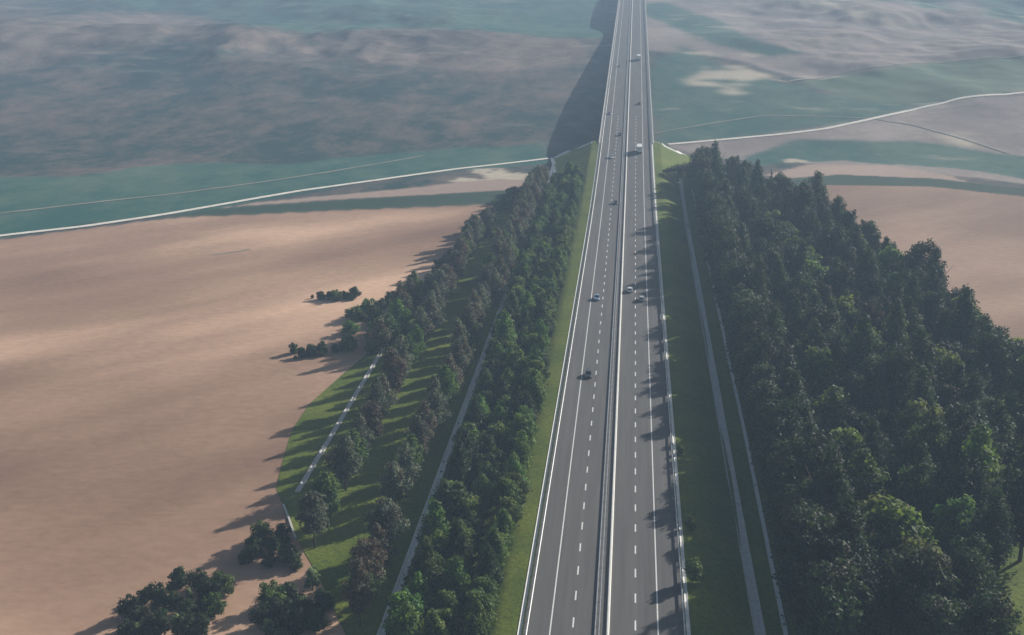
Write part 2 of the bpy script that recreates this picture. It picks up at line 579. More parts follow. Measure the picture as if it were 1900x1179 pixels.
rows = np.concatenate([np.arange(40, 560, 3.0), np.arange(560, 706, 2.0)])
cols = []
fr = np.linspace(0, 1, 46)
V, Q = [], []
for Y in rows:
    if Y <= ABUT - 4:
        L, Rr = left_edge(Y), right_edge(Y)
    else:                                      # round the end of the embankment off to a cone
        L, Rr = left_edge(Y), right_edge(Y)
    xs = np.concatenate([L + (-14.4 - L) * fr, np.linspace(-14.0, 14.0, 7), 14.4 + (Rr - 14.4) * fr])
    V.append(np.stack([xs, np.full_like(xs, Y), surface(xs, np.full_like(xs, Y)) + 0.07], -1))
V = np.array(V)
ncol = V.shape[1]
mb = MB()
mb.v = [tuple(p) for p in V.reshape(-1, 3)]
for i in range(len(rows) - 1):
    for k in range(ncol - 1):
        a = i * ncol + k
        mb.f.append((a, a + 1, a + ncol + 1, a + ncol))
tag(mb.build('grass_verge', M['grass'], smooth=True), kind='structure')


def ribbon(name, pts, width, mat, lift=0.08, fn=surface, step=4.0, parent=None, cross=3):
    """flat strip draped over the ground along world points"""
    pts = [np.array(p[:2], float) for p in pts]
    out = [pts[0]]
    for a, b in zip(pts[:-1], pts[1:]):
        n = max(1, int(np.linalg.norm(b - a) / step))
        for i in range(1, n + 1):
            out.append(a + (b - a) * i / n)
    P = np.array(out)
    for _ in range(2):
        P[1:-1] = (P[:-2] + 2 * P[1:-1] + P[2:]) / 4
    T = np.gradient(P, axis=0)
    T /= np.linalg.norm(T, axis=1)[:, None]
    Nn = np.stack([-T[:, 1], T[:, 0]], -1)
    m = MB()
    wv = width if np.ndim(width) else np.full(len(P), width)
    for i in range(len(P)):
        for k in range(cross):
            q = P[i] + Nn[i] * wv[i] * (k / (cross - 1) - 0.5)
            m.v.append((q[0], q[1], float(fn(q[0], q[1])) + lift))
    for i in range(len(P) - 1):
        for k in range(cross - 1):
            a = i * cross + k
            m.f.append((a, a + cross, a + cross + 1, a + 1))
    return m.build(name, mat, parent, smooth=True)


TRK_L = [(-300, 482), (0, 439), (150, 422), (300, 400), (450, 374), (560, 355), (700, 335), (850, 314), (1018, 295)]
TRK_R = [(1240, 269), (1330, 261), (1450, 250), (1530, 240), (1620, 221), (1700, 203), (1780, 184), (1900, 173), (2100, 160)]
tag(ribbon('dirt_track', [ground_at(*q) for q in TRK_L], 3.4, M['track'], 0.25), kind='structure')
tag(ribbon('dirt_track', [ground_at(*q) for q in TRK_R], 3.6, M['track'], 0.25), kind='structure')
tag(ribbon('path', [ground_at(*q) for q in [(-100, 408), (60, 390), (200, 374), (330, 360), (480, 340), (600, 322), (700, 305), (785, 290)]], 2.0, M['path'], 0.22), kind='structure')
tag(ribbon('path', [ground_at(*q) for q in [(395, 474), (430, 470), (464, 464)]], 1.0, M['path'], 0.12), kind='structure')

tag(ribbon('path', [ground_at(*q) for q in [(1465, 151), (1560, 136), (1640, 125), (1720, 116), (1900, 104)]], 2.4, M['path'], 0.3), kind='structure')
tag(ribbon('path', [ground_at(*q) for q in [(1625, 222), (1690, 232), (1740, 245), (1800, 262), (1870, 285)]], 2.2, M['path'], 0.25), kind='structure')
tag(ribbon('path', [ground_at(*q) for q in [(1215, 248), (1330, 228), (1420, 215), (1560, 218), (1620, 221)]], 1.6, M['path'], 0.25), kind='structure')

# ------------------------------------------------------------------ motorway
YS = np.concatenate([np.arange(40, 1500, 10.0), np.arange(1500, 2600, 40.0)])


def strip(name, x0, x1, z, mat, parent=None, ys=YS, thick=None):
    m = MB()
    for Y in ys:
        zz = float(road_z(Y)) + z
        m.v += [(x0, Y, zz), (x1, Y, zz)]
    for i in range(len(ys) - 1):
        a = 2 * i
        m.f.append((a, a + 1, a + 3, a + 2))
    return m.build(name, mat, parent)


road = tag(strip('motorway', -13.15, 13.15, 0.0, M['asphalt']), kind='structure')
for x in (-8.8, 8.8):
    strip('edge_line', x - 0.11, x + 0.11, 0.006, M['paint'], road)
for x in (-1.5,):
    strip('edge_line', x - 0.1, x + 0.1, 0.006, M['paint'], road)
dash = MB()
dash.v = [(-0.13, 0, 0), (0.13, 0, 0), (0.13, 3.2, 0), (-0.13, 3.2, 0)]
dash.f = [(0, 1, 2, 3)]
dash_me = dash.mesh('lane_dash', M['paint'])
y0d = 184.4 - 9 * 12 + 0.0
for x in (-5.13, 5.1):
    for k in range(74):
        Y = y0d + k * 9.0 - 1.6
        o = link('lane_dash', dash_me, road)
        sl_ = float((road_z(Y + 3.2) - road_z(Y)) / 3.2)
        o.location = (x, Y, float(road_z(Y)) + 0.008)
        o.rotation_euler = (math.atan(sl_), 0, 0)


def profile_run(name, xc, prof, mat, parent, ys=YS, dz=0.0):
    """closed profile (dx, dz) run along the road"""
    return MB().loft([[(xc + dx, Y, float(road_z(Y)) + dz + z) for dx, z in prof] for Y in ys]).build(name, mat, parent)


def guard_rail(xc, side, label):
    e = empty('guard_rail', (0, 0, 0))
    tag(e, label, 'guard rail', 'guard rails along the motorway')
    s = side
    prof = [(0, 0.44), (0.05 * s, 0.48), (0.05 * s, 0.54), (0, 0.59), (0.05 * s, 0.64), (0.05 * s, 0.7), (0, 0.76), (-0.09 * s, 0.77), (-0.09 * s, 0.43)]
    if s < 0: prof = prof[::-1]
    profile_run('beam', xc, prof, M['steel'], e)
    m = MB()
    for Y in np.arange(60, 1500, 4.0):
        z = float(road_z(Y))
        m.box(xc - 0.19 * s - 0.05, xc - 0.19 * s + 0.05, Y - 0.06, Y + 0.06, z - 0.3, z + 0.72)
    tag(m.build('posts', M['steel'], e), kind='stuff')


guard_rail(-12.5, 1, 'galvanised guard rail along the left shoulder, beside the grass verge')
guard_rail(13.05, -1, 'galvanised guard rail along the right shoulder, in the wood\'s shadow')
guard_rail(-0.85, -1, 'thin galvanised guard rail on the left side of the median')
b = empty('median_barrier')
tag(b, 'thick pale concrete barrier running down the middle of the motorway', 'barrier')
profile_run('barrier_body', 0.6, [(-0.26, 0), (0.26, 0), (0.25, 0.06), (0.16, 0.18), (0.13, 0.45), (-0.13, 0.45), (-0.16, 0.18), (-0.25, 0.06)], M['pale_concrete'], b, dz=0.004)
for x, lab in ((-13.75, 'bright white concrete gutter along the left edge of the motorway'), (13.75, 'shaded concrete gutter along the right edge of the motorway')):
    e = empty('gutter')
    tag(e, lab, 'gutter', 'gutters along the motorway')
    w2 = 0.32
    profile_run('channel', x, [(-w2, -0.3), (w2, -0.3), (w2, 0.06), (w2 - 0.08, 0.06), (0.1, -0.03), (-0.1, -0.03), (-w2 + 0.08, 0.06), (-w2, 0.06)], M['pale_concrete'], e, ys=YS[YS < 1500])

# viaduct
v = empty('viaduct', (0, 0, 0))
tag(v, 'long concrete viaduct carrying the motorway up over the valley', 'viaduct')
YV = np.concatenate([[ABUT - 6], np.arange(ABUT, 1560, 12.0)])
profile_run('deck', 0, [(-14.3, -0.5), (-9, -1.1), (-6.5, -2.9), (6.5, -2.9), (9, -1.1), (14.3, -0.5), (14.3, -0.04), (-14.3, -0.04)], M['grey_concrete'], v, ys=YV)
for s_ in (-1, 1):
    profile_run('parapet', s_ * 14.15, [(-0.13, -0.03), (0.13, -0.03), (0.13, 0.62), (-0.13, 0.62)], M['concrete'], v, ys=YV)
    profile_run('edge_beam', s_ * 14.46, [(-0.14, -0.75), (0.14, -0.75), (0.14, 0.1), (-0.14, 0.1)], M['grey_concrete'], v, ys=YV)
for Y in np.arange(ABUT + 44, 1540, 42.0):
    zt = float(road_z(Y)) - 2.9
    zb_ = float(terrain(0, Y)) - 1.0
    if zt - zb_ < 2.2: continue
    for s_ in (-1, 1):
        xc = 4.2 * s_
        ring = lambda z, k: [(xc + k * 1.3 * math.cos(t), Y + k * 1.0 * math.sin(t), z) for t in np.linspace(0, 2 * math.pi, 13)[:-1]]
        MB().loft([ring(zb_, 1.05), ring(zb_ + (zt - zb_) * 0.8, 1.0), ring(zt, 1.35)]).build('pier', M['concrete'], v, smooth=True)
MB().box(-14.2, 14.2, ABUT - 8, ABUT - 6.05, -9, float(road_z(ABUT - 7)) - 0.1).build('abutment', M['concrete'], v)


# concrete channels alongside
def channel(name, pix, width, mat, label, lift=0.16, rim=0.3):
    P = [ground_at(*q) for q in pix]
    P = [p[:2] for p in P]
    out = [np.array(P[0])]
    for a, c in zip(P[:-1], P[1:]):
        n = max(1, int(np.linalg.norm(np.array(c) - np.array(a)) / 4))
        for i in range(1, n + 1): out.append(np.array(a) + (np.array(c) - np.array(a)) * i / n)
    Pp = np.array(out)
    T = np.gradient(Pp, axis=0)
    T /= np.linalg.norm(T, axis=1)[:, None]
    Nn = np.stack([-T[:, 1], T[:, 0]], -1)
    h = width / 2
    prof = [(-h, -0.3), (h, -0.3), (h, lift), (h - rim, lift), (h - rim - 0.1, 0.03), (-h + rim + 0.1, 0.03), (-h + rim, lift), (-h, lift)]
    if width <= 2 * rim + 0.25:
        prof = [(-h, -0.3), (h, -0.3), (h, lift), (-h, lift)]
    rings = []
    for i in range(len(Pp)):
        ring = []
        for dx, dz in prof:
            qx, qy = Pp[i][0] + Nn[i][0] * dx, Pp[i][1] + Nn[i][1] * dx
            ring.append((qx, qy, float(surface(qx, qy)) + 0.11 + dz))
        rings.append(ring)
    o = MB().loft(rings).build(name, mat)
    tag(o, label, 'channel')
    return o


channel('drainage_channel', [(700, 1205), (915, 615), (1028, 302)], 1.5, M['pale_concrete'], 'pale concrete drainage channel between the bushy green belt and the brown trees', rim=0.36)
channel('drainage_channel', [(552, 917), (620, 802), (735, 608)], 1.1, M['concrete'], 'short concrete drainage channel at the outer edge of the left plantation', rim=0.25)
channel('drainage_channel', [(1414, 1200), (1360, 905), (1262, 332)], 1.9, M['concrete'], 'wide grey concrete channel nearest the motorway on its right', rim=0.2)
channel('drainage_channel', [(1462, 1200), (1385, 820), (1281, 330)], 0.75, M['pale_concrete'], 'narrow concrete channel at the foot of the right-hand wood, flecked with light')
channel('drainage_channel', [(1785, 1200), (1735, 1105), (1700, 1030)], 0.8, M['concrete'], 'concrete channel emerging from the wood at the lower right')
channel('boundary_kerb', [(526, 940), (536, 965), (549, 1003)], 0.4, M['concrete'], 'thin grey kerb between brown field and grass, lower left', lift=0.2)
channel('toe_channel', [(1031, 294), (1056, 281), (1075, 275), (1098, 265)], 2.6, M['pale_concrete'], 'white concrete edging round the left foot of the viaduct abutment', rim=0.2)
channel('toe_channel', [(1024, 294), (1027, 311), (1031, 330)], 1.4, M['pale_concrete'], 'short white concrete chute at the left corner of the abutment', rim=0.3)
channel('toe_channel', [(1214, 263), (1236, 274), (1258, 284), (1290, 295)], 3.2, M['pale_concrete'], 'white concrete edging round the right foot of the viaduct abutment', rim=0.3)


# ------------------------------------------------------------------ vehicles
def paint_mat(name, c):
    m, n, out = new_mat(name)
    f = mapped_noise(n, 3.0, 3)
    col = ramp(n, f, [(0.3, tuple(q * 0.94 for q in c)), (0.7, c)])
    b = bsdf(n, out, col, 0.3, 0.1, 0.5)
    b.inputs['Coat Weight'].default_value = 0.6
    b.inputs['Coat Roughness'].default_value = 0.08
    return m


def car(loc, rz, slope, colour, label, estate=False):
    e = empty('car', loc)
    e.rotation_euler = (slope, 0, rz) if abs(rz) < 1 else (-slope, 0, rz)
    tag(e, label, 'car', 'cars on the motorway')
    pm = paint_mat('car_paint', colour)
    # body sections along y (front at +y): (y, half width, z low, z high)
    secs = [(-2.15, 0.72, 0.42, 0.78), (-2.05, 0.82, 0.3, 0.92), (-1.4, 0.88, 0.25, 0.97), (0.0, 0.9, 0.22, 0.95), (1.0, 0.89, 0.24, 0.92), (1.7, 0.85, 0.28, 0.82), (2.1, 0.76, 0.34, 0.68), (2.2, 0.66, 0.42, 0.58)]
    rings = []
    for y, hw, z0, z1 in secs:
        zm = (z0 + z1) / 2
        rings.append([(-hw * 0.86, y, z0), (hw * 0.86, y, z0), (hw, y, z0 + 0.12), (hw, y, zm + 0.08), (hw * 0.9, y, z1), (-hw * 0.9, y, z1), (-hw, y, zm + 0.08), (-hw, y, z0 + 0.12)])
    MB().loft(rings).build('body', pm, e, smooth=False)
    # greenhouse: pillars and roof painted, glazing set just proud of it
    rb_ = -2.0 if estate else -1.75
    rt_ = -1.75 if estate else -1.05
    A = [(-0.78, rb_), (0.78, rb_), (0.8, 1.05), (-0.8, 1.05)]
    B = [(-0.6, rt_), (0.6, rt_), (0.6, 0.2), (-0.6, 0.2)]
    MB().loft([[(x, y, 0.9) for x, y in A], [(x, y, 1.42) for x, y in B]]).build('cabin', pm, e)
    MB().loft([[(x * 0.97, y + (0.05 if y < 0 else -0.05), 1.415) for x, y in B], [(x * 0.8, y * 0.9, 1.47) for x, y in B]]).build('roof', pm, e)

    def pane(name, a0, a1, b1, b0, off):
        q = []
        for lo, hi, t, u in ((a0, b0, 0.12, 0.08), (a1, b1, 0.12, 0.92), (a1, b1, 0.9, 0.92), (a0, b0, 0.9, 0.08)):
            pass
        lo0, lo1 = Vector((a0[0], a0[1], 0.9)), Vector((a1[0], a1[1], 0.9))
        hi0, hi1 = Vector((b0[0], b0[1], 1.42)), Vector((b1[0], b1[1], 1.42))
        pt = lambda s, t: (lo0.lerp(lo1, s)).lerp(hi0.lerp(hi1, s), t)
        P4 = [pt(0.06, 0.14), pt(0.94, 0.14), pt(0.94, 0.92), pt(0.06, 0.92)]
        o = Vector(off) * 0.012
        m = MB()
        m.v = [tuple(p_ + o) for p_ in P4]
        m.f = [(0, 1, 2, 3)]
        m.build(name, M['glass'], e)
    pane('rear_window', A[0], A[1], B[1], B[0], (0, -1, 0.5))
    pane('side_window', A[1], A[2], B[2], B[1], (1, 0, 0.4))
    pane('windscreen', A[2], A[3], B[3], B[2], (0, 1, 0.5))
    pane('side_window', A[3], A[0], B[0], B[3], (-1, 0, 0.4))
    for sx in (-1, 1):
        for y in (-1.35, 1.38):
            wl = MB().tube([(sx * 0.68, y, 0.32), (sx * 0.9, y, 0.32)], [0.32, 0.32], 14).build('wheel', M['tyre'], e)
            MB().tube([(sx * 0.86, y, 0.32), (sx * 0.915, y, 0.32)], [0.2, 0.19], 10).build('rim', M['rim'], wl)
        MB().box(sx * 0.62 - 0.14, sx * 0.62 + 0.14, 2.02, 2.17, 0.52, 0.66).build('headlight', M['lamp'], e)
        MB().box(sx * 0.66 - 0.12, sx * 0.66 + 0.12, -2.14, -2.04, 0.66, 0.84).build('tail_light', M['tail'], e)
        MB().box(sx * 0.97 - 0.1, sx * 0.97 + 0.1, 0.78, 0.94, 0.92, 1.05).build('mirror', pm, e)
    return e


def truck(loc, rz, slope, label, cabcol, boxcol):
    e = empty('truck', loc)
    e.rotation_euler = (slope, 0, rz)
    tag(e, label, 'truck', 'trucks on the motorway')
    cm = paint_mat('cab_paint', cabcol)
    bm_ = simple('box_panel', tuple(q * 0.92 for q in boxcol), boxcol, 2.0, 0.55)
    MB().loft([[(-1.18, 3.1, 0.8), (1.18, 3.1, 0.8), (1.18, 5.2, 0.8), (-1.18, 5.2, 0.8)], [(-1.2, 3.1, 2.0), (1.2, 3.1, 2.0), (1.2, 5.25, 2.0), (-1.2, 5.25, 2.0)], [(-1.15, 3.1, 3.0), (1.15, 3.1, 3.0), (1.1, 4.7, 3.0), (-1.1, 4.7, 3.0)]]).build('cab', cm, e)
    m = MB()
    m.v = [(-1.05, 5.27, 2.08), (1.05, 5.27, 2.08), (1.0, 4.8, 2.9), (-1.0, 4.8, 2.9)]
    m.f = [(0, 1, 2, 3)]
    m.build('windscreen', M['glass'], e)
    cargo = MB().box(-1.25, 1.25, -4.6, 2.9, 1.05, 3.8).build('cargo_box', bm_, e)
    for x in (-0.62, 0.62):
        MB().box(x - 0.6, x + 0.6, -4.66, -4.605, 1.12, 3.7).build('door', bm_, cargo)
    MB().box(-1.0, 1.0, -4.55, 3.05, 0.72, 1.04).build('chassis', M['plastic'], e)
    MB().box(-1.2, 1.2, -4.7, -4.5, 0.5, 0.72).build('bumper', M['plastic'], e)
    for sx in (-1, 1):
        for y in (-3.4, -2.2, 4.2):
            wl = MB().tube([(sx * 0.85, y, 0.5), (sx * 1.2, y, 0.5)], [0.5, 0.5], 14).build('wheel', M['tyre'], e)
            MB().tube([(sx * 1.15, y, 0.5), (sx * 1.215, y, 0.5)], [0.27, 0.25], 10).build('rim', M['rim'], wl)
        MB().box(sx * 1.0 - 0.13, sx * 1.0 + 0.13, -4.73, -4.705, 0.54, 0.68).build('tail_light', M['tail'], e)
    return e


def on_road(px, py, lane):
    P = ground_at(px, py, lambda X, Y: road_z(Y))
    Y = float(P[1])
    s = math.atan(float(road_z(Y + 1) - road_z(Y - 1)) / 2)
    return (lane, Y, float(road_z(Y)) + 0.006), s


CARS = [
    (1093, 699, -7.0, 1, (0.035, 0.03, 0.03), 'very dark car in the left outer lane, nearest of all the vehicles', True),
    (1105, 557, -7.0, 1, (0.22, 0.33, 0.45), 'blue-grey car in the left outer lane, level with two pale cars', False),
    (1165, 542, 3.25, 0, (0.75, 0.75, 0.73), 'white car in the inner lane beside the median barrier', True),
    (1189, 559, 7.0, 0, (0.42, 0.44, 0.44), 'silver-grey car in the right outer lane, just behind a white car', True),
    (1141, 379, -3.3, 1, (0.05, 0.03, 0.035), 'dark maroon car in the left inner lane before the viaduct', False),
    (1134, 294, -7.0, 1, (0.62, 0.62, 0.6), 'pale car in the left outer lane at the start of the viaduct', False),
    (1148, 252, -3.3, 1, (0.04, 0.04, 0.045), 'small dark car in the left inner lane on the viaduct', False),
    (1185, 194, 7.0, 0, (0.03, 0.03, 0.035), 'lone dark car in the right outer lane on the viaduct, between the trucks', False),
    (1132, 212, -10.3, 1, (0.2, 0.17, 0.2), 'faint dull car at the left edge of the viaduct', False),
    (1150, 124, -7.0, 1, (0.22, 0.15, 0.18), 'faint reddish car far up the viaduct on the left carriageway', False),
]
for px, py, lane, toward, colr, lab, est in CARS:
    loc, s = on_road(px, py, lane)
    car(loc, math.pi if toward else 0.0, s, colr, lab, est)
loc, s = on_road(1184, 283, 6.9)
truck(loc, 0.0, s, 'white box truck at the start of the viaduct casting a shadow leftwards', (0.6, 0.6, 0.6), (0.8, 0.8, 0.78))
loc, s = on_road(1182, 112, 6.9)
truck(loc, 0.0, s, 'white-topped box truck far up the viaduct', (0.1, 0.08, 0.09), (0.82, 0.82, 0.8))


# ------------------------------------------------------------------ trees
def crown_mesh(name, lobes, n, leaf, tones, flat=0.0, up=0.35):
    """leaf clumps scattered through ellipsoid lobes; tones = list of (rgb, weight)"""
    vol = np.array([l[3] * l[4] * l[5] for l in lobes]) ** 0.72
    pick = RNG.choice(len(lobes), n, p=vol / vol.sum())
    L = np.array(lobes)[pick]
    d = RNG.normal(size=(n, 3))
    d /= np.linalg.norm(d, axis=1)[:, None]
    r = np.clip(RNG.beta(4.0, 1.4, n), 0.2, 1.0) * (1 + 0.17 * RNG.normal(size=n))
    c = L[:, :3] + d * L[:, 3:6] * r[:, None]
    nrm = d + RNG.normal(size=(n, 3)) * 0.55 + np.array([0, 0, up])
    nrm /= np.linalg.norm(nrm, axis=1)[:, None]
    t = np.cross(nrm, RNG.normal(size=(n, 3)))
    t /= np.linalg.norm(t, axis=1)[:, None]
    b = np.cross(nrm, t)
    sz = leaf * RNG.uniform(0.6, 1.35, n)[:, None]
    a0 = c + t * sz
    a1 = c + b * sz * 0.62 + nrm * sz * 0.12
    a2 = c - t * sz * 0.9
    a3 = c - b * sz * 0.62 + nrm * sz * 0.1
    v = np.stack([a0, a1, a2, a3], 1).reshape(-1, 3)
    q = np.arange(4 * n, dtype=np.int32)
    me = bpy.data.meshes.new(name)
    me.vertices.add(4 * n)
    me.vertices.foreach_set('co', v.astype(np.float32).ravel())
    me.loops.add(4 * n)
    me.loops.foreach_set('vertex_index', q)
    me.polygons.add(n)
    me.polygons.foreach_set('loop_start', np.arange(0, 4 * n, 4, dtype=np.int32))
    me.polygons.foreach_set('loop_total', np.full(n, 4, np.int32))
    me.update()
    cols = np.array([t_[0] for t_ in tones])
    wt = np.array([t_[1] for t_ in tones], float)
    lob_t = RNG.choice(len(tones), len(lobes), p=wt / wt.sum())
    pt = np.where(RNG.random(n) < 0.65, lob_t[pick], RNG.choice(len(tones), n, p=wt / wt.sum()))
    cc = cols[pt] * (1 + 0.18 * RNG.normal(size=(n, 1)))
    cc = np.clip(cc, 0.005, 0.8)
    cc = np.repeat(np.concatenate([cc, np.ones((n, 1))], 1), 4, 0)
    at = me.attributes.new('leaf_tone', 'FLOAT_COLOR', 'POINT')
    at.data.foreach_set('color', cc.astype(np.float32).ravel())
    me.materials.append(M['leaf'])
    return me


def trunk_mesh(h, r, limbs, lean=0.3, top=0.75):
    m = MB()
    ax, ay = RNG.uniform(-lean, lean, 2)
    pts = [(0, 0, -0.4), (ax * 0.2, ay * 0.2, h * 0.25), (ax * 0.6, ay * 0.6, h * 0.5), (ax, ay, h * top)]
    m.tube(pts, [r * 1.3, r, r * 0.75, r * 0.3], 7)
    for i in range(limbs):
        z = h * RNG.uniform(0.28, 0.6)
        t = RNG.uniform(0, 2 * math.pi)
        l = h * RNG.uniform(0.16, 0.28)
        p0 = Vector((ax * z / h, ay * z / h, z))
        p1 = p0 + Vector((math.cos(t) * l * 0.55, math.sin(t) * l * 0.55, l * 0.45))
        p2 = p0 + Vector((math.cos(t) * l, math.sin(t) * l, l * 1.1))
        m.tube([p0, p1, p2], [r * 0.45, r * 0.3, r * 0.12], 5)
    return m.mesh('trunk', M['bark'], True)


def lobes_round(h, rad, base, n, jit=0.5):
    """irregular round-headed crown"""
    L = []
    hc = h - base
    for i in range(n):
        u = (i + 0.5) / n
        z = base + hc * (0.12 + 0.8 * u)
        rr = rad * math.sin(math.pi * (0.18 + 0.72 * u)) ** 0.8
        t = i * 2.399 + RNG.uniform(-0.5, 0.5)
        off = rr * RNG.uniform(0.3, 0.82)
        s = rad * RNG.uniform(0.26, 0.48) * (1.1 - 0.35 * u)
        L.append((math.cos(t) * off, math.sin(t) * off, z, s, s * RNG.uniform(0.85, 1.15), s * RNG.uniform(0.7, 0.95)))
    L.append((0, 0, base + hc * 0.5, rad * 0.55, rad * 0.55, hc * 0.42))
    return L


def lobes_ovate(h, rad, base, n):
    """tall crown, widest low down, drawn out to a ragged tip"""
    L = []
    hc = h - base
    for i in range(n):
        u = ((i + 0.5) / n) ** 1.15
        z = base + hc * (0.06 + 0.9 * u)
        prof = (u / 0.25) ** 0.5 if u < 0.25 else (1 - (u - 0.25) / 0.78) ** 0.8
        rr = rad * max(prof, 0.08)
        t = i * 2.399 + RNG.uniform(-0.6, 0.6)
        off = rr * RNG.uniform(0.25, 0.85)
        s = (0.16 * rad + 0.3 * rr) * RNG.uniform(0.8, 1.2)
        L.append((math.cos(t) * off, math.sin(t) * off, z, s, s * RNG.uniform(0.85, 1.15), s * RNG.uniform(0.8, 1.25)))
    L.append((0, 0, base + hc * 0.42, rad * 0.45, rad * 0.45, hc * 0.4))
    return L


def lobes_cone(h, rad, base, tiers):
    L = []
    for i in range(tiers):
        u = i / (tiers - 1)
        z = base + (h - base) * u * 0.96
        rr = rad * (1 - u) ** 0.85 + 0.25
        k = max(2, int(6 * (1 - u)) + 1)
        for j in range(k):
            t = 2 * math.pi * j / k + i * 0.7 + RNG.uniform(-0.25, 0.25)
            o = rr * RNG.uniform(0.4, 0.62)
            L.append((math.cos(t) * o, math.sin(t) * o, z - rr * 0.1, rr * 0.5, rr * 0.5, (h - base) / tiers * 0.62))
    return L


GREEN = [((0.085, 0.16, 0.024), 4), ((0.145, 0.22, 0.036), 3), ((0.05, 0.10, 0.02), 3)]
BRIGHT = [((0.10, 0.15, 0.022), 3), ((0.145, 0.185, 0.034), 2), ((0.06, 0.1, 0.02), 2)]
DARK = [((0.024, 0.045, 0.014), 4), ((0.04, 0.065, 0.018), 3), ((0.038, 0.04, 0.018), 2)]
DEEP = [((0.036, 0.068, 0.015), 4), ((0.06, 0.09, 0.02), 3), ((0.026, 0.045, 0.014), 2)]
RUST = [((0.055, 0.04, 0.022), 4), ((0.07, 0.045, 0.028), 2), ((0.035, 0.055, 0.022), 3)]
BROWN = [((0.09, 0.06, 0.036), 4), ((0.12, 0.09, 0.055), 3), ((0.17, 0.185, 0.125), 3), ((0.065, 0.11, 0.035), 3)]
GREY = [((0.15, 0.17, 0.11), 3), ((0.08, 0.115, 0.05), 3), ((0.10, 0.08, 0.05), 1)]
PALE = [((0.30, 0.36, 0.16), 3), ((0.22, 0.28, 0.1), 2), ((0.1, 0.14, 0.05), 2)]
KIND = {}


def kind(key, makes):
    KIND[key] = makes


NL = 4600
kind('bushy', [(crown_mesh('crown', (lobes_ovate if n % 4 == 0 else lobes_round)(h, r, 0.5, n), NL, 0.3, t), trunk_mesh(h, 0.17, 4)) for h, r, t, n in ((9.0, 3.6, GREEN, 22), (11.0, 3.9, GREEN, 28), (8.0, 3.5, BRIGHT, 22), (10.0, 3.4, GREEN, 32), (8.5, 3.9, DEEP, 22), (11.5, 3.7, DEEP, 32))])
kind('brown', [(crown_mesh('crown', (lobes_ovate if n % 4 == 0 else lobes_round)(h, r, bz, n), int(NL * 0.9), 0.3, t), trunk_mesh(h, 0.2, 6)) for h, r, bz, t, n in ((13.0, 4.2, 2.6, BROWN, 28), (14.5, 4.1, 2.8, BROWN, 32), (12.5, 4.0, 2.8, GREY, 22), (13.5, 3.8, 2.6, BROWN, 26), (14.5, 4.0, 2.4, GREY, 32), (12.0, 4.1, 2.6, GREEN, 28))])
kind('dark', [(crown_mesh('crown', (lobes_ovate if n % 4 == 0 else lobes_round)(h, r, bz, n), int(NL * 1.2), 0.36, t), trunk_mesh(h, 0.28, 6)) for h, r, bz, t, n in ((17.0, 5.6, 2.6, DARK, 26), (20.0, 5.2, 2.4, DARK, 36), (15.5, 5.3, 2.2, DEEP, 26), (20.5, 5.0, 2.6, DEEP, 36), (18.0, 6.2, 3.0, DARK, 34), (17.5, 4.8, 2.0, DEEP, 32), (21.5, 5.6, 2.8, DARK, 40))])
kind('rust', [(crown_mesh('crown', lobes_round(h, r, 3.5, n), NL, 0.34, RUST), trunk_mesh(h, 0.25, 6)) for h, r, n in ((16.0, 4.6, 24), (17.5, 4.2, 28))])
kind('conifer', [(crown_mesh('crown', lobes_cone(h, r, 1.6, 12), NL, 0.36, t), trunk_mesh(h, 0.24, 0, 0.1, 0.92)) for h, r, t in ((18.0, 3.6, DARK), (16.0, 3.3, DARK), (19.5, 3.9, DARK))])
kind('bush', [(crown_mesh('crown', lobes_round(h, r, -0.2, 13), 2000, 0.23, t), trunk_mesh(h, 0.1, 3)) for h, r, t in ((3.7, 2.3, DEEP), (4.2, 2.5, DARK), (3.3, 2.2, DEEP), (3.9, 2.4, GREEN))])
kind('pale', [(crown_mesh('crown', lobes_round(4.2, 1.8, 0.5, 9), 1200, 0.24, PALE), trunk_mesh(4.2, 0.1, 3))])
kind('bright', [(crown_mesh('crown', lobes_round(h, r, 0.3, 9), 1500, 0.25, BRIGHT), trunk_mesh(h, 0.09, 3)) for h, r in ((4.2, 2.2), (3.4, 1.9))])
kind('umbrella', [(crown_mesh('crown', [(x, y, 5.6 + z, 2.3, 2.3, k) for x, y, z, k in ((-7.0, 0.5, -0.9, 0.8), (-5.0, 0.3, -0.4, 1.3), (-2.8, -0.8, 0.3, 1.7), (-0.8, 1.0, 0.5, 1.9), (1.4, -0.7, 0.7, 2.1), (3.6, 0.8, 1.0, 2.2), (5.4, -0.4, 0.3, 2.2), (4.6, 0.5, -1.6, 1.8), (0.8, 0.4, -1.4, 1.4))], 4200, 0.28, DARK), trunk_mesh(7.2, 0.22, 5))])


def tree(name, key, x, y, label, group=None, sc=1.0, cat='tree', vi=None):
    ms = KIND[key]
    cm, tm = ms[random.randrange(len(ms)) if vi is None else vi]
    z = float(surface(x, y)) + 0.03
    e = empty(name, (x, y, z), random.uniform(0, 6.28) if key != 'umbrella' else 0.0)
    e.scale = (sc * random.uniform(0.85, 1.13), sc * random.uniform(0.85, 1.13), sc * random.uniform(0.85, 1.15))
    tag(e, label, cat, group)
    link('trunk', tm, e)
    link('crown', cm, e)
    return e


def at_px(px, py):
    P = ground_at(px, py)
    return float(P[0]), float(P[1])


ZONES = [(232, 'at the bottom of the picture'), (285, 'below the nearest dark car'), (340, 'level with the nearest dark car'), (380, 'short of the blue-grey car'), (420, 'level with the blue-grey car'), (500, 'just beyond the blue-grey car'), (560, 'level with the dark maroon car'), (9999, 'towards the viaduct abutment')]


def zone(y):
    return next(t for lim, t in ZONES if y < lim)


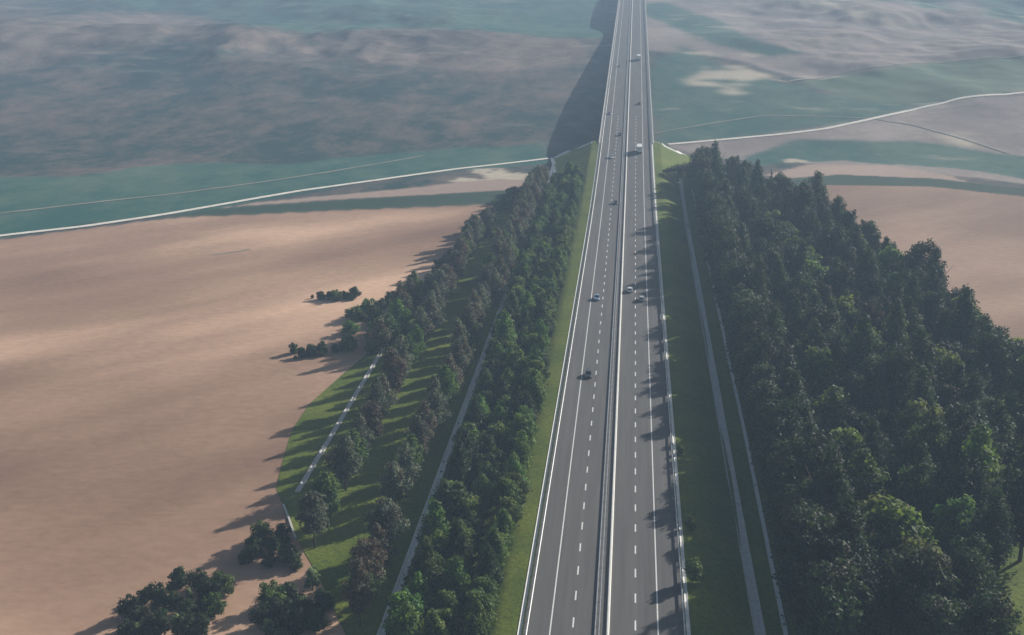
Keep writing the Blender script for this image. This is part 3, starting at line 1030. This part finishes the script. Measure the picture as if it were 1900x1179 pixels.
# left inner belt: bushy trees on the embankment's foot, three staggered rows
for row, (x0, amp) in enumerate(((-21.6, 0.8), (-26.6, 1.1), (-31.8, 1.0))):
    Y = 172 + row * 2.4
    while Y < (588, 590, 592)[row]:
        x = x0 + random.uniform(-amp, amp) + (1.6 if row == 0 and Y < 320 else 0)
        lab = ('verge-side tree of the left belt, ', 'mid-row tree of the left belt, ', 'channel-side tree of the left belt, ')[row] + zone(Y)
        tree('bushy_tree', 'bushy', x, Y, lab, 'bushy trees of the left belt', random.uniform(0.8, 1.12) * (0.92 if row == 0 else 1.05))
        Y += random.uniform(5.0, 6.6)

# left plantation: rows of brown trees on the grass
for row, (x0, ya, yb) in enumerate(((-42.4, 184, 588), (-56.0, 196, 575), (-65.5, 330, 560), (-74.0, 372, 530), (-82.0, 400, 500), (-38.8, 380, 590))):
    Y = ya + random.uniform(0, 4)
    while Y < yb:
        x = x0 + random.uniform(-1.1, 1.1)
        if x > left_edge(Y) + 2.5 and random.random() < 0.93:
            lab = ('brown tree in the row beside the left channel, ', 'brown tree in the second row of the left plantation, ', 'brown tree in the third row of the left plantation, ', 'brown tree in the fourth row of the left plantation, ', 'brown tree in the outermost plantation row, ', 'brown tree hiding the pale left channel, ')[row] + zone(Y)
            tree('plantation_tree', 'brown', x, Y, lab, 'brown trees of the left plantation', random.uniform(0.8, 1.0))
        Y += random.uniform(7.2, 9.8)
# ragged outer margin
for k in range(34):
    Y = random.uniform(330, 560)
    x = float(left_edge(Y)) + random.uniform(-1, 6)
    tree('margin_tree', 'bush', x, Y, 'small dark tree on the plantation edge, ' + zone(Y), 'small trees on the left plantation margin', random.uniform(1.2, 2.0))

# right-hand wood
placed = []


def try_place(x, y, d):
    for (a, b_) in placed:
        if (a - x) ** 2 + (b_ - y) ** 2 < d * d: return False
    placed.append((x, y))
    return True


grass_gap = [at_px(*q) for q in ((1760, 1230), (1815, 1120), (1900, 1060), (2100, 1020), (2100, 1230))]
gap = [(a, b_) for a, b_ in grass_gap]
nr = 0
# front row, tall, throwing its shade over the verge and the shoulder
Y = 178.0
while Y < 615:
    x = 35.2 + random.uniform(-0.8, 0.8) + max(0, Y - 560) * 0.05
    placed.append((x, Y))
    if Y > 520 and random.random() < 0.4:
        tree('conifer', 'conifer', x, Y, 'dark conifer in the wood\'s front row, ' + zone(Y), 'front row of the right-hand wood', random.uniform(0.85, 1.0))
    else:
        rusty = random.random() < 0.15
        tree('rusty_tree' if rusty else 'dark_tree', 'rust' if rusty else 'dark', x, Y, ('rust-brown' if rusty else 'tall dark') + ' tree in the wood\'s front row, ' + zone(Y), 'front row of the right-hand wood', random.uniform(1.02, 1.18), vi=random.choice((0, 1)) if rusty else random.choice((0, 0, 4, 4, 2)))
    Y += random.uniform(4.4, 6.4)
Y = 181.0
while Y < 612:                                # a second, staggered row close behind
    x = 40.6 + random.uniform(-0.8, 0.8) + max(0, Y - 560) * 0.05
    placed.append((x, Y))
    tree('dark_tree', 'dark', x, Y, 'dark tree in the wood\'s second row from the motorway, ' + zone(Y), 'second row of the right-hand wood', random.uniform(0.85, 1.05))
    Y += random.uniform(6.0, 8.0)
# paler green trees; the lighter leaf colour partly stands in for sunlit crowns
for px, py in ((1432, 452), (1452, 478), (1470, 508), (1488, 540), (1508, 575), (1515, 770), (1590, 1000), (1630, 1050), (1660, 1110), (1690, 1150), (1560, 930), (1875, 830), (1880, 720), (1420, 640), (1445, 720), (1560, 640), (1600, 700), (1480, 880), (1530, 980), (1740, 760), (1700, 880), (1800, 980), (1780, 640), (1640, 560), (1580, 500), (1540, 840), (1480, 1120), (1580, 1140), (1760, 1060)):
    x, y = at_px(px, py)
    if try_place(x, y, 5.0):
        tree('light_green_tree', 'bushy', x, y, 'lighter green tree standing out in the dark wood, ' + zone(y), 'lighter trees in the right-hand wood', random.uniform(1.65, 1.95), vi=random.choice((0, 1, 2, 2)))
tries = 0
while tries < 9000:
    tries += 1
    y = random.uniform(176, 618)
    Rr = float(right_edge(y))
    x = random.uniform(40, 152)
    if x > Rr - 4: continue
    if in_poly(np.array([x]), np.array([y]), gap)[0]: continue
    px, py = project(x, y, 0)
    if px > (1930 if y < 330 else 2020) or (y < 214 and px > 1860): continue
    if not try_place(x, y, 7.4): continue
    t = random.random()
    side = 'inner side' if x < 62 else 'field side' if x > Rr - 26 else 'middle'
    if t < (0.26 if y > 500 else 0.0):
        tree('conifer', 'conifer', x, y, 'pointed dark conifer, right wood\'s %s, ' % side + zone(y), 'conifers in the right-hand wood', random.uniform(0.8, 1.05))
    elif t > 0.87:
        tree('rusty_tree', 'rust', x, y, 'rust-brown tree in the right wood\'s %s, ' % side + zone(y), 'rust-brown trees in the right-hand wood', random.uniform(0.85, 1.05))
    else:
        tree('dark_tree', 'dark', x, y, 'dark green tree in the right wood\'s %s, ' % side + zone(y), 'dark trees of the right-hand wood', random.uniform(0.8, 1.12), vi=random.choice((0, 0, 2, 2, 4, 4, 1, 3, 5, 6)))
    nr += 1
print('right wood', nr)

# singled-out trees
def single(name, key, px, py, label, sc=1.0, **kw):
    x, y = at_px(px, py)
    return tree(name, key, x, y, label, None, sc, **kw)


single('umbrella_tree', 'umbrella', 1258, 338, 'flat-topped spreading tree on the grass at the right of the abutment', 1.0)
single('bush', 'bright', 1286, 1082, 'bright green bush by the right guard rail, lowest of the three', 1.15, cat='bush')
single('bush', 'bright', 1281, 985, 'bright green bush by the right guard rail, middle of the three', 0.85, cat='bush')
single('bush', 'bright', 1262, 846, 'small bright green bush by the right guard rail, uppermost of the three', 0.6, cat='bush')
for px, py, sc, lab in ((596, 557, 0.9, 'leftmost dark bush of the isolated row in the brown field'), (611, 557, 0.8, 'second dark bush from the left in the isolated field row'), (624, 558, 0.85, 'middle dark bush of the isolated row in the brown field'), (640, 557, 0.8, 'second dark bush from the right in the isolated field row'), (656, 553, 1.0, 'tallest dark bush, at the right end of the isolated field row'), (653, 558, 0.5, 'tiny dark bush under the tallest bush of the isolated field row'), (580, 554, 0.3, 'tiny low shrub left of the isolated field row')):
    single('bush', 'bush', px, py, lab, sc, cat='bush')
for px, py, sc, lab in ((545, 656, 0.85, 'leftmost dark bush of the row jutting into the brown field'), (560, 664, 0.8, 'second dark bush from the left in the jutting field row'), (578, 662, 0.95, 'third dark bush from the left in the jutting field row'), (598, 660, 0.95, 'fourth dark bush from the left in the jutting field row'), (622, 654, 0.75, 'fifth dark bush from the left in the jutting field row'), (645, 650, 1.15, 'sixth and tallest dark bush, where the jutting row meets the wood'), (548, 668, 0.35, 'tiny yellowish shrub in front of the jutting field row')):
    single('bush', 'bush', px, py, lab, sc, cat='bush')
for i in range(15):
    u = i / 14
    px, py = 645 + 125 * u + random.uniform(-6, 6), 612 - 62 * u + random.uniform(-14, 30) * (1 - 0.5 * u)
    x, y = at_px(px, py)
    tree('bush', 'bush', x, y, 'dark bush in the clump between the jutting field row and the brown trees', 'dark bushes at the plantation corner', random.uniform(0.9, 1.35), 'bush')
for px, py in ((245, 1150), (270, 1118), (262, 1165), (296, 1128), (332, 1092), (326, 1130), (350, 1150), (372, 1095), (388, 1122), (412, 1100), (300, 1170), (240, 1190), (398, 1140), (285, 1190), (345, 1185), (375, 1178)):
    x, y = at_px(px, py)
    tree('bush', 'bush', x, y, 'dark round bush in the cluster at the lower left of the field', 'bushes clustered at the lower left', random.uniform(0.85, 1.05), 'bush')
single('flowering_bush', 'pale', 352, 1120, 'paler bush at the top of the lower left bush cluster', 0.6, cat='bush')
single('flowering_bush', 'pale', 258, 1182, 'pale bush at the left end of the lower left bush cluster', 0.7, cat='bush')
single('flowering_bush', 'pale', 330, 1180, 'pale yellow-green bush in the lower left cluster of dark bushes', 0.95, cat='bush')
for px, py in ((486, 1010), (470, 1030), (510, 1022), (532, 1040), (500, 1050), (545, 1052), (458, 1046), (525, 1008)):
    x, y = at_px(px, py)
    tree('bush', 'bush', x, y, 'dark bush in the group beside the grey kerb, left of the grass', 'bushes beside the grey kerb', random.uniform(0.75, 1.05), 'bush')
for px, py in ((505, 1130), (540, 1118), (520, 1158), (560, 1150), (490, 1165), (585, 1170), (548, 1180), (512, 1195), (600, 1135)):
    x, y = at_px(px, py)
    tree('bush', 'bush', x, y, 'dark bush in the group at the bottom, left of the last brown trees', 'bushes at the bottom edge', random.uniform(0.85, 1.15), 'bush')
single('flowering_bush', 'pale', 580, 1095, 'pale green bush standing left of the lowest brown trees', 1.1, cat='bush')
single('flowering_bush', 'pale', 500, 1185, 'pale green bush cut by the bottom edge, left of the brown trees', 0.8, cat='bush')
single('flowering_bush', 'pale', 528, 1050, 'small pale bush in the group beside the grey kerb', 0.45, cat='bush')

# ------------------------------------------------------------------ haze
m, n, out = new_mat('haze')
pv = N(n, 'ShaderNodeVolumePrincipled')
pv.inputs['Color'].default_value = (0.51, 0.71, 0.97, 1)
pv.inputs['Density'].default_value = 0.00037
pv.inputs['Anisotropy'].default_value = 0.0
n.links.new(pv.outputs[0], out.inputs['Volume'])
hz = MB().box(-6100, 6100, -310, 9100, -40, 128).build('haze', m)
tag(hz, kind='stuff')
print('objects', len(bpy.data.objects), 'haze top ok', float(GZ.max()))
